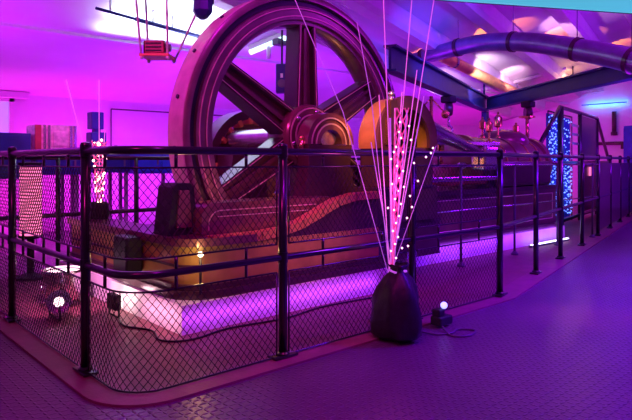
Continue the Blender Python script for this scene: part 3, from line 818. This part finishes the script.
# dark uplight track at the ceiling
t0, t1 = on_ceiling(96, -6), on_ceiling(218, 30)
dirt = (t1-t0).normalized()
tr = thing('uplight_track', t0, 'thin dark lighting track crossing the bright white ceiling patch', 'lighting track')
MB().tube([t0 - Vector((0, 0, .14)), t1 - Vector((0, 0, .14))], .016, 8).build('track', 'beam_blue', tr)
MB().tube([(t0+dirt*.45) - Vector((0, 0, .14)), t1 - Vector((0, 0, .14))], .024, 8).build('track_sleeve', 'beam_blue', tr)
for f in (.1, .42, .58, .95):
    p = t0.lerp(t1, f); hang(p - Vector((0, 0, .14)), p, .012, 'hanger', 'white_rod', tr)
# light fitting in the gap of the wheel
f0, f1 = on_ceiling(250, 47), on_ceiling(300, 26)
ft = thing('tube_light', f0, 'pale blue tube light on the ceiling seen through the flywheel', 'tube light')
dz = Vector((0, 0, -.07))
MB().tube([f0+dz, f1+dz], .035, 10).build('tube', 'tube_light', ft)
MB().bar(f0+Vector((0, 0, -.02)), f1+Vector((0, 0, -.02)), .10, .05).build('housing', 'rib_paint', ft)
pm = f0.lerp(f1, .38)
MB().tube([pm+dz, pm + Vector((0, 0, -.26))], .03, 8).build('sensor', 'white_rod', ft)
fx = f0.lerp(f1, .6)
MB().box(fx + Vector((0, 0, -.10)), (.16, .12, .08), bevel=.01).build('ballast_box', 'grey_plastic', ft)
# loudspeaker hung behind the wheel
sk = at(282, 79, 7.0)
spk = thing('loudspeaker', sk, 'slim black loudspeaker hung from the ceiling behind the flywheel spokes', 'loudspeaker')
MB().box(sk, (.14, .13, .34), -.73, bevel=.01).build('cabinet', 'blue_paint', spk)
MB().lathe([(0, 0), (.05, 0), (.05, .008), (0, .012)], sk + Vector((-.045, -.052, -.06)), (-.667, -.745, 0), 18).build('driver', 'grey_plastic', spk)
MB().box(sk + Vector((-.05, -.057, .03)), (.03, .012, .05), -.73).build('badge', 'white_rod', spk)
hang(sk + Vector((0, 0, .16)), (sk.x, sk.y, ceil_z(sk.y)), .012, 'rod', 'black_matt', spk)
# conduit on the back wall
tag(MB().tube([(3.75, 8.97, 1.84), (6.2, 8.97, 1.84)], .012, 6).tube([(3.75, 8.97, 1.84), (3.75, 8.97, 1.2)], .010, 6).build('conduit', 'grey_plastic'), 'thin dark conduit along the magenta back wall left of the flywheel', 'conduit')
cr = [on_ceiling(345, 20), on_ceiling(425, -2)]
# ------------------------------------------------------------------ things along the back wall
def cabinet(x0, x1, y0, y1, z0, h, label, n, m='blue_paint'):
    c = thing('bench_cabinet', ((x0+x1)/2, (y0+y1)/2, 0), label, 'cabinet', 'blue bench cabinets by the back wall')
    MB().box(((x0+x1)/2, (y0+y1)/2, (z0+h)/2), (x1-x0, y1-y0, h-z0), bevel=.01).build('body', m, c)
    w = (x1-x0)/n
    for k in range(n):
        d = MB().box((x0+w*(k+.5), y0-.010, (z0+h)/2), (w-.03, .02, h-z0-.06), bevel=.004).build('door', m, c)
        MB().box((x0+w*(k+.85), y0-.025, (z0+h)/2), (.02, .02, .10)).build('handle', 'grey_plastic', d)
    for x in (x0+.04, x1-.04):
        for y in (y0+.04, y1-.04): MB().box((x, y, z0/2), (.04, .04, z0)).build('leg', 'grey_plastic', c)
    return c
cabinet(1.10, 2.16, 7.50, 8.10, .82, 1.36, 'tall dark blue bench cabinet below the lit window at the far left', 2)
cabinet(2.20, 2.73, 7.45, 8.05, .86, 1.12, 'dark blue bench cabinet carrying the pink silver case', 1)
cabinet(2.77, 3.36, 7.42, 8.02, .88, 1.14, 'dark blue bench cabinet carrying the two box speaker', 1)
cabinet(3.42, 4.15, 7.40, 8.00, .86, 1.20, 'blue bench cabinet close behind the left edge of the flywheel', 2, 'bright_blue')
cs = thing('flight_case', (2.45, 7.62, 1.12), 'silver pink ribbed metal case standing on a blue cabinet', 'case')
MB().box((2.455, 7.68, 1.295), (.50, .36, .35), bevel=.015).build('case_body', 'metal_case', cs)
MB().box((2.19+.045, 7.49, 1.295), (.07, .02, .34)).build('rib', 'red_box', cs)
for x in (2.31, 2.36, 2.62, 2.67): MB().box((x, 7.49, 1.295), (.03, .02, .34)).build('rib', 'steel', cs)
MB().box((2.49, 7.49, 1.30), (.16, .015, .18), bevel=.004).build('front_plate', 'metal_case', cs)
sp2 = thing('column_speaker', (2.98, 7.6, 1.14), 'black two box speaker standing on the cabinet before the magenta wall', 'loudspeaker')
MB().box((2.98, 7.6, 1.27), (.20, .18, .26), bevel=.01).box((2.98, 7.6, 1.42), (.08, .08, .06)).build('lower_box', 'blue_paint', sp2)
MB().box((2.97, 7.6, 1.55), (.16, .16, .22), bevel=.01).build('upper_box', 'blue_paint', sp2)
for x, w, h, lab in ((2.83, .10, .08, 'small dark device on the cabinet left of the two box speaker'), (3.20, .13, .07, 'small dark device on the cabinet right of the two box speaker')):
    tb = thing('control_box', (x, 7.52, 1.14), lab, 'control box')
    MB().box((x, 7.52, 1.14+h/2), (w, .12, h), bevel=.012).build('body', 'blue_paint', tb)
    MB().tube([(x, 7.50, 1.14+h), (x, 7.50, 1.14+h+.025)], .02, 10).build('knob', 'grey_plastic', tb)

# ------------------------------------------------------------------ framed screen and light curtain on the right
S0 = Vector((8.60, 4.20, 0)); SD = Vector((.976, .218, 0)); SN = Vector((-.218, .976, 0))
def sp_(t_, z, off=0.0): return S0 + SD*t_ + SN*off + Vector((0, 0, z))
scr = thing('guard_screen', S0, 'dark framed guard screen with sloping ends and red lower panels', 'screen')
fr = [[(-.9, 1.26), (.25, 1.86), (3.16, 1.86), (4.6, .95)], [(-.9, .10), (4.6, .10)], [(-.9, 1.0), (4.55, 1.0)]]
for ln_ in fr: MB().tube([sp_(*q) for q in ln_], .032, 8).build('frame_rail', 'black_paint', scr)
for tt, zt in ((-.9, 1.26), (.28, 1.86), (1.65, 1.86), (3.16, 1.86), (4.6, .95)): MB().tube([sp_(tt, 0), sp_(tt, zt)], .036 if tt != .28 else .05, 8).build('frame_post', 'black_paint', scr)
def panel(t0_, t1_, z0, z1, m, nm): MB().bar(sp_(t0_, (z0+z1)/2), sp_(t1_, (z0+z1)/2), .015, z1-z0).build(nm, m, scr)
panel(1.69, 3.12, .14, .96, 'red_panel', 'lower_panel'); panel(3.20, 4.56, .14, .90, 'red_panel', 'lower_panel')
panel(1.69, 3.12, 1.04, 1.82, 'maroon_dark', 'upper_panel')
b = MB()
for k in range(3): b.bar(sp_(.95, 1.32+k*.15, -.02), sp_(1.45, 1.32+k*.15, -.02), .012, .04)
b.build('label_bar', 'maroon', scr)
MB().bar(sp_(2.35, .84, -.02), sp_(2.50, .84, -.02), .02, .16).build('signal_lamp', 'label_glow', scr)
cu = thing('light_curtain', sp_(.0, 1.8, .12), 'curtain of blue fairy lights hanging behind the framed screen', 'light curtain')
MB().tube([sp_(.02, 1.79, .12), sp_(1.6, 1.79, .12)], .012, 6).build('curtain_rod', 'black_matt', cu)
for q in (.02, 1.6): MB().tube([sp_(q, 0, .12), sp_(q, 1.79, .12)], .010, 6).build('curtain_stand', 'black_matt', cu)
MB().bar(sp_(.04, .92, .15), sp_(1.58, .92, .15), .008, 1.68).build('backing_cloth', 'blue_cloth', cu)
allb = []
for i in range(18):
    tt = .05 + i*.09
    if .5 < tt < .58: continue
    MB().tube([sp_(tt, 1.79, .12), sp_(tt, .12, .12)], .003, 4).build('strand', 'cable_black', cu)
    for k in range(26):
        if tt > .95 and 1.15 < 1.72-k*.062 < 1.72 and R.random() < .7: continue
        if R.random() < .12: continue
        allb.append(sp_(tt + R.uniform(-.03, .03), 1.72 - k*.062 + R.uniform(-.03, .03), .12))
R.shuffle(allb)
proto = None
for p in allb[:100]:
    if proto is None:
        proto = MB().ball(p, .0125, 6).build('bulb', 'bulb_blue', cu); p_first = p
    else:
        o = proto.copy(); C.objects.link(o); o.parent = cu; o.matrix_parent_inverse = Matrix.Translation(-Vector(cu.location)); o.location = p - p_first
b = MB()
for p in allb[100:]: b.ball(p, .0125, 6)
st_ = b.build('further_bulbs', 'bulb_blue', cu); st_['kind'] = 'stuff'
# blue locker at the right edge and pipes on the gable wall
lk = thing('locker', (12.95, 4.55, 0), 'tall blue metal locker at the right edge of the hall', 'locker')
MB().box((12.95, 4.45, .90), (.50, .62, 1.70), -.35, bevel=.01).build('body', 'bright_blue', lk)
MB().box((12.66, 4.55, .92), (.02, .52, 1.55), -.35).build('door', 'bright_blue', lk)
MB().box((12.95, 4.45, .03), (.44, .56, .06), -.35).build('base', 'black_matt', lk)
tag(MB().tube([(13.94, 5.45, 2.15), (13.94, 5.45, 1.66)], .05, 10).lathe([(0, -.06), (.07, -.05), (.07, .02), (.05, .04)], (13.94, 5.45, 1.66), (0, 0, 1), 12).build('wall_pipe', 'maroon_dark'), 'short dark upright pipe on the right gable wall above the locker', 'pipe')
tag(MB().tube([(13.94, 5.9, 1.43), (13.94, 5.0, 1.43)], .04, 10).tube([(13.94, 5.25, 1.43), (13.94, 5.25, 1.30)], .06, 10).build('wall_pipe', 'maroon_dark'), 'dark level pipe on the right gable wall below the short pipe', 'pipe')

# ------------------------------------------------------------------ light
def area(name, loc, target, size, col, power, sy=None, spread=None):
    l = bpy.data.lights.new(name, 'AREA'); l.energy = power; l.color = col; l.size = size
    if sy: l.shape = 'RECTANGLE'; l.size_y = sy
    if spread: l.spread = spread
    o = bpy.data.objects.new(name, l); C.objects.link(o); o.location = loc
    o.rotation_euler = (Vector(target)-Vector(loc)).to_track_quat('-Z', 'Y').to_euler()
    return o
def spot(name, loc, target, angle, col, power, blend=.5, r=.05):
    l = bpy.data.lights.new(name, 'SPOT'); l.energy = power; l.color = col; l.spot_size = math.radians(angle); l.spot_blend = blend; l.shadow_soft_size = r
    o = bpy.data.objects.new(name, l); C.objects.link(o); o.location = loc
    o.rotation_euler = (Vector(target)-Vector(loc)).to_track_quat('-Z', 'Y').to_euler()
    return o
def point(name, loc, col, power, r=.05):
    l = bpy.data.lights.new(name, 'POINT'); l.energy = power; l.color = col; l.shadow_soft_size = r
    o = bpy.data.objects.new(name, l); C.objects.link(o); o.location = loc
    return o
MAG, VIO = (1.0, .012, .72), (.36, .012, 1.0)
# wash lights along the back wall and under the benches
area('wash_magenta', (2.0, 8.35, .3), (2.2, 9.0, 1.3), 2.6, MAG, 30, .2)
area('wash_magenta', (4.2, 8.2, .3), (4.4, 9.0, 1.5), 1.8, (.62, .012, .95), 24, .2)
area('wash_bench', (2.4, 7.0, .08), (2.6, 8.6, .25), 2.2, (.85, .012, .9), 16, .1)
area('wash_violet', (3.8, 6.9, 1.3), (3.6, 7.3, 3), 1.6, VIO, 32, .6)
area('wash_magenta_ceiling', (1.2, 6.2, 1.3), (1.3, 6.6, 3), 1.2, (.60, .008, 1.0), 24, .6)
area('wash_violet', (5.6, 6.3, 1.2), (5.6, 6.8, 3), 1.5, VIO, 30, .6)
# white uplight at the track
mid_t = on_ceiling(172, 26)
for y_, w_ in ((6.28, 7.0), (6.02, 7.0), (5.72, 7.0), (5.4, 5.0)):
    area('uplight_white', (mid_t.x, y_, ceil_z(y_)-.13), (mid_t.x, y_-.38, ceil_z(y_)+.9), 1.5, (.74, .93, 1.0), w_, .2)
# right part of the hall
area('wash_magenta_right', (10.5, 7.2, .4), (13.8, 7.0, 1.3), 1.2, (1.0, .005, .75), 42, .6)
for px_, py_ in ((488, 10), (572, 18)):
    q = on_ceiling(px_, py_); spot('rib_spot', q + Vector((-.9, .3, -1.0)), q, 42, (1.0, .42, .95), 75, .6, .04)
area('wash_violet_right', (8.2, 6.6, .6), (9.0, 7.6, 2.4), 1.2, (.45, .012, 1), 38, .6)
area('wash_ceiling_right', (7.5, 2.0, 1.5), (8.2, 3.4, 3.6), 1.2, (.45, .008, .95), 48, .8)
point('lamp_orange_light', po - Vector((0, 0, .07)), (1.0, .36, .14), 9, .06)
spot('ceiling_white_spot', (8.4, 5.1, 2.28), tuple(on_ceiling(456, 84)), 95, (1.0, .62, .95), 70, .5, .05)
spot('ceiling_white_spot', (9.7, 5.4, 2.32), tuple(on_ceiling(508, 74)), 64, (1.0, .50, .85), 36, .6, .05)
for px_, py_, pw in ((418, 53, 8), (490, 30, 8), (512, 27, 6), (556, 33, 8), (584, 36, 6), (614, 46, 8)):
    q = on_ceiling(px_, py_); spot('duct_uplight', q + Vector((-.25, -.1, -.42)), q, 62, (1.0, .20, .03), pw*3.2, .25, .02)
area('cyan_lamp_light', pcn + Vector((.02, 0, 0)), pcn + Vector((1, 0, 0)), .95, (.01, .26, 1.0), 3.5, .03)
spot('beam_blue_spot', (5.6, 2.9, 2.6), (6.4, 4.8, 2.1), 70, (.04, .05, 1.0), 300, .8, .1)
# coloured floods over the aisle and the pit
spot('flood_violet', (5.8, .0, 3.5), (5.2, .5, 0), 100, (.12, .001, 1.0), 2900, .9, .25)
spot('flood_purple', (1.6, .5, 3.5), (1.9, 1.2, 0), 95, (.60, .003, .95), 200, .9, .25)
spot('flood_magenta', (-.9, 1.2, 3.4), (.7, 2.7, 0), 90, (1.0, .01, .42), 150, .9, .25)
spot('flood_red', (1.7, 2.0, 3.4), (2.1, 2.7, .1), 60, (1.0, .02, .34), 52, .8, .2)
spot('flood_crank', (2.6, 2.3, 2.2), (3.7, 3.35, 1.25), 34, (1.0, .42, .10), 170, .7, .1)
spot('flood_wheel', (.3, 3.6, 2.9), (2.3, 3.9, 1.7), 60, (1.0, .04, .55), 230, .7, .15)
spot('flood_wheel_face', (2.2, 2.2, 3.4), (3.4, 3.7, 1.8), 70, (.70, .012, .80), 120, .7, .15)
area('flood_engine', (6.0, 1.6, 3.3), (6.0, 4.0, .9), .8, (.50, .012, .85), 30)
area('flood_far_aisle', (10.0, 1.4, 3.2), (10.0, 2.2, 0), .8, (.25, .002, 1.0), 170)
spot('aisle_reflection_spot', (4.6, 1.1, 2.8), (3.92, 1.75, 0), 17, (1.0, .03, .5), 130, .9, .1)  # added spot standing in for a pink reflection on the plate floor
# lamps on and around the plinth, and added fill spots
spot('drum_light', pc + Vector((.14, -.1, .20)), (1.75, 3.85, .07), 60, (1.0, .62, .66), 5, .8, .05)
area('flood_plinth', (1.625, 3.80, .12), (1.78, 3.78, .08), .12, (1.0, .58, .68), 1.3, .08)
area('flood_plinth', (1.62, 3.35, .10), (1.78, 3.35, .07), .5, (1.0, .34, .60), .7, .05)
area('strip_violet', (2.55, 3.04, .10), (2.55, 3.2, .08), 1.7, (.46, .045, 1.0), 1.3, .03)
area('strip_violet', (6.1, 3.50, .16), (6.1, 3.65, .08), 2.9, (.36, .04, 1.0), 3.2, .03)
point('bed_lamp_light', (1.80, 3.06, .48), (1.0, .60, .20), 1.6, .02)
spot('engine_glow', (2.75, 2.55, .95), (2.75, 3.25, .60), 80, (1.0, .26, .06), 13, .7, .05)
spot('case_fill', (2.0, 6.3, 1.9), (2.6, 7.6, 1.3), 55, (1.0, .04, .55), 60, .7, .1)  # added spot that brightens the case front, no lamp stands here
point('generator_glow', (4.0, 4.6, .95), (1.0, .36, .10), 2.2, .05)
point('fountain_light', at(396, 190, 3.3), (1.0, .08, .5), 2.5, .06)
spot('drum_fill', (1.2, 3.7, .75), (1.45, 4.25, .15), 50, (1.0, .28, .75), 90, .6, .04)  # added spot to lift the dark chrome drum, not a fitting of the hall
area('curtain_light', sp_(.8, 1.0, -.12), sp_(.8, 1.0, 1), 1.3, (.04, .12, 1.0), 12, 1.5)

w = bpy.data.worlds.new('World'); bpy.context.scene.world = w; w.use_nodes = True
w.node_tree.nodes['Background'].inputs['Color'].default_value = (.35, .05, .6, 1)
w.node_tree.nodes['Background'].inputs['Strength'].default_value = .02

# ------------------------------------------------------------------ camera and view
cd = bpy.data.cameras.new('camera'); cam = bpy.data.objects.new('camera', cd); C.objects.link(cam)
cam.location = (0, 0, EYE); cam.rotation_euler = (PI/2, 0, -math.atan2(DX, DY))
cd.sensor_width = 36; cd.lens = FPX/632*36; cd.shift_y = -49/632; cd.clip_start = .05; cd.clip_end = 100
sc_ = bpy.context.scene
sc_.camera = cam
vs = sc_.view_settings
sc_.display_settings.display_device = 'sRGB'
vs.view_transform = 'Standard'; vs.look = 'None'; vs.gamma = 1; vs.use_curve_mapping = False; vs.exposure = 0
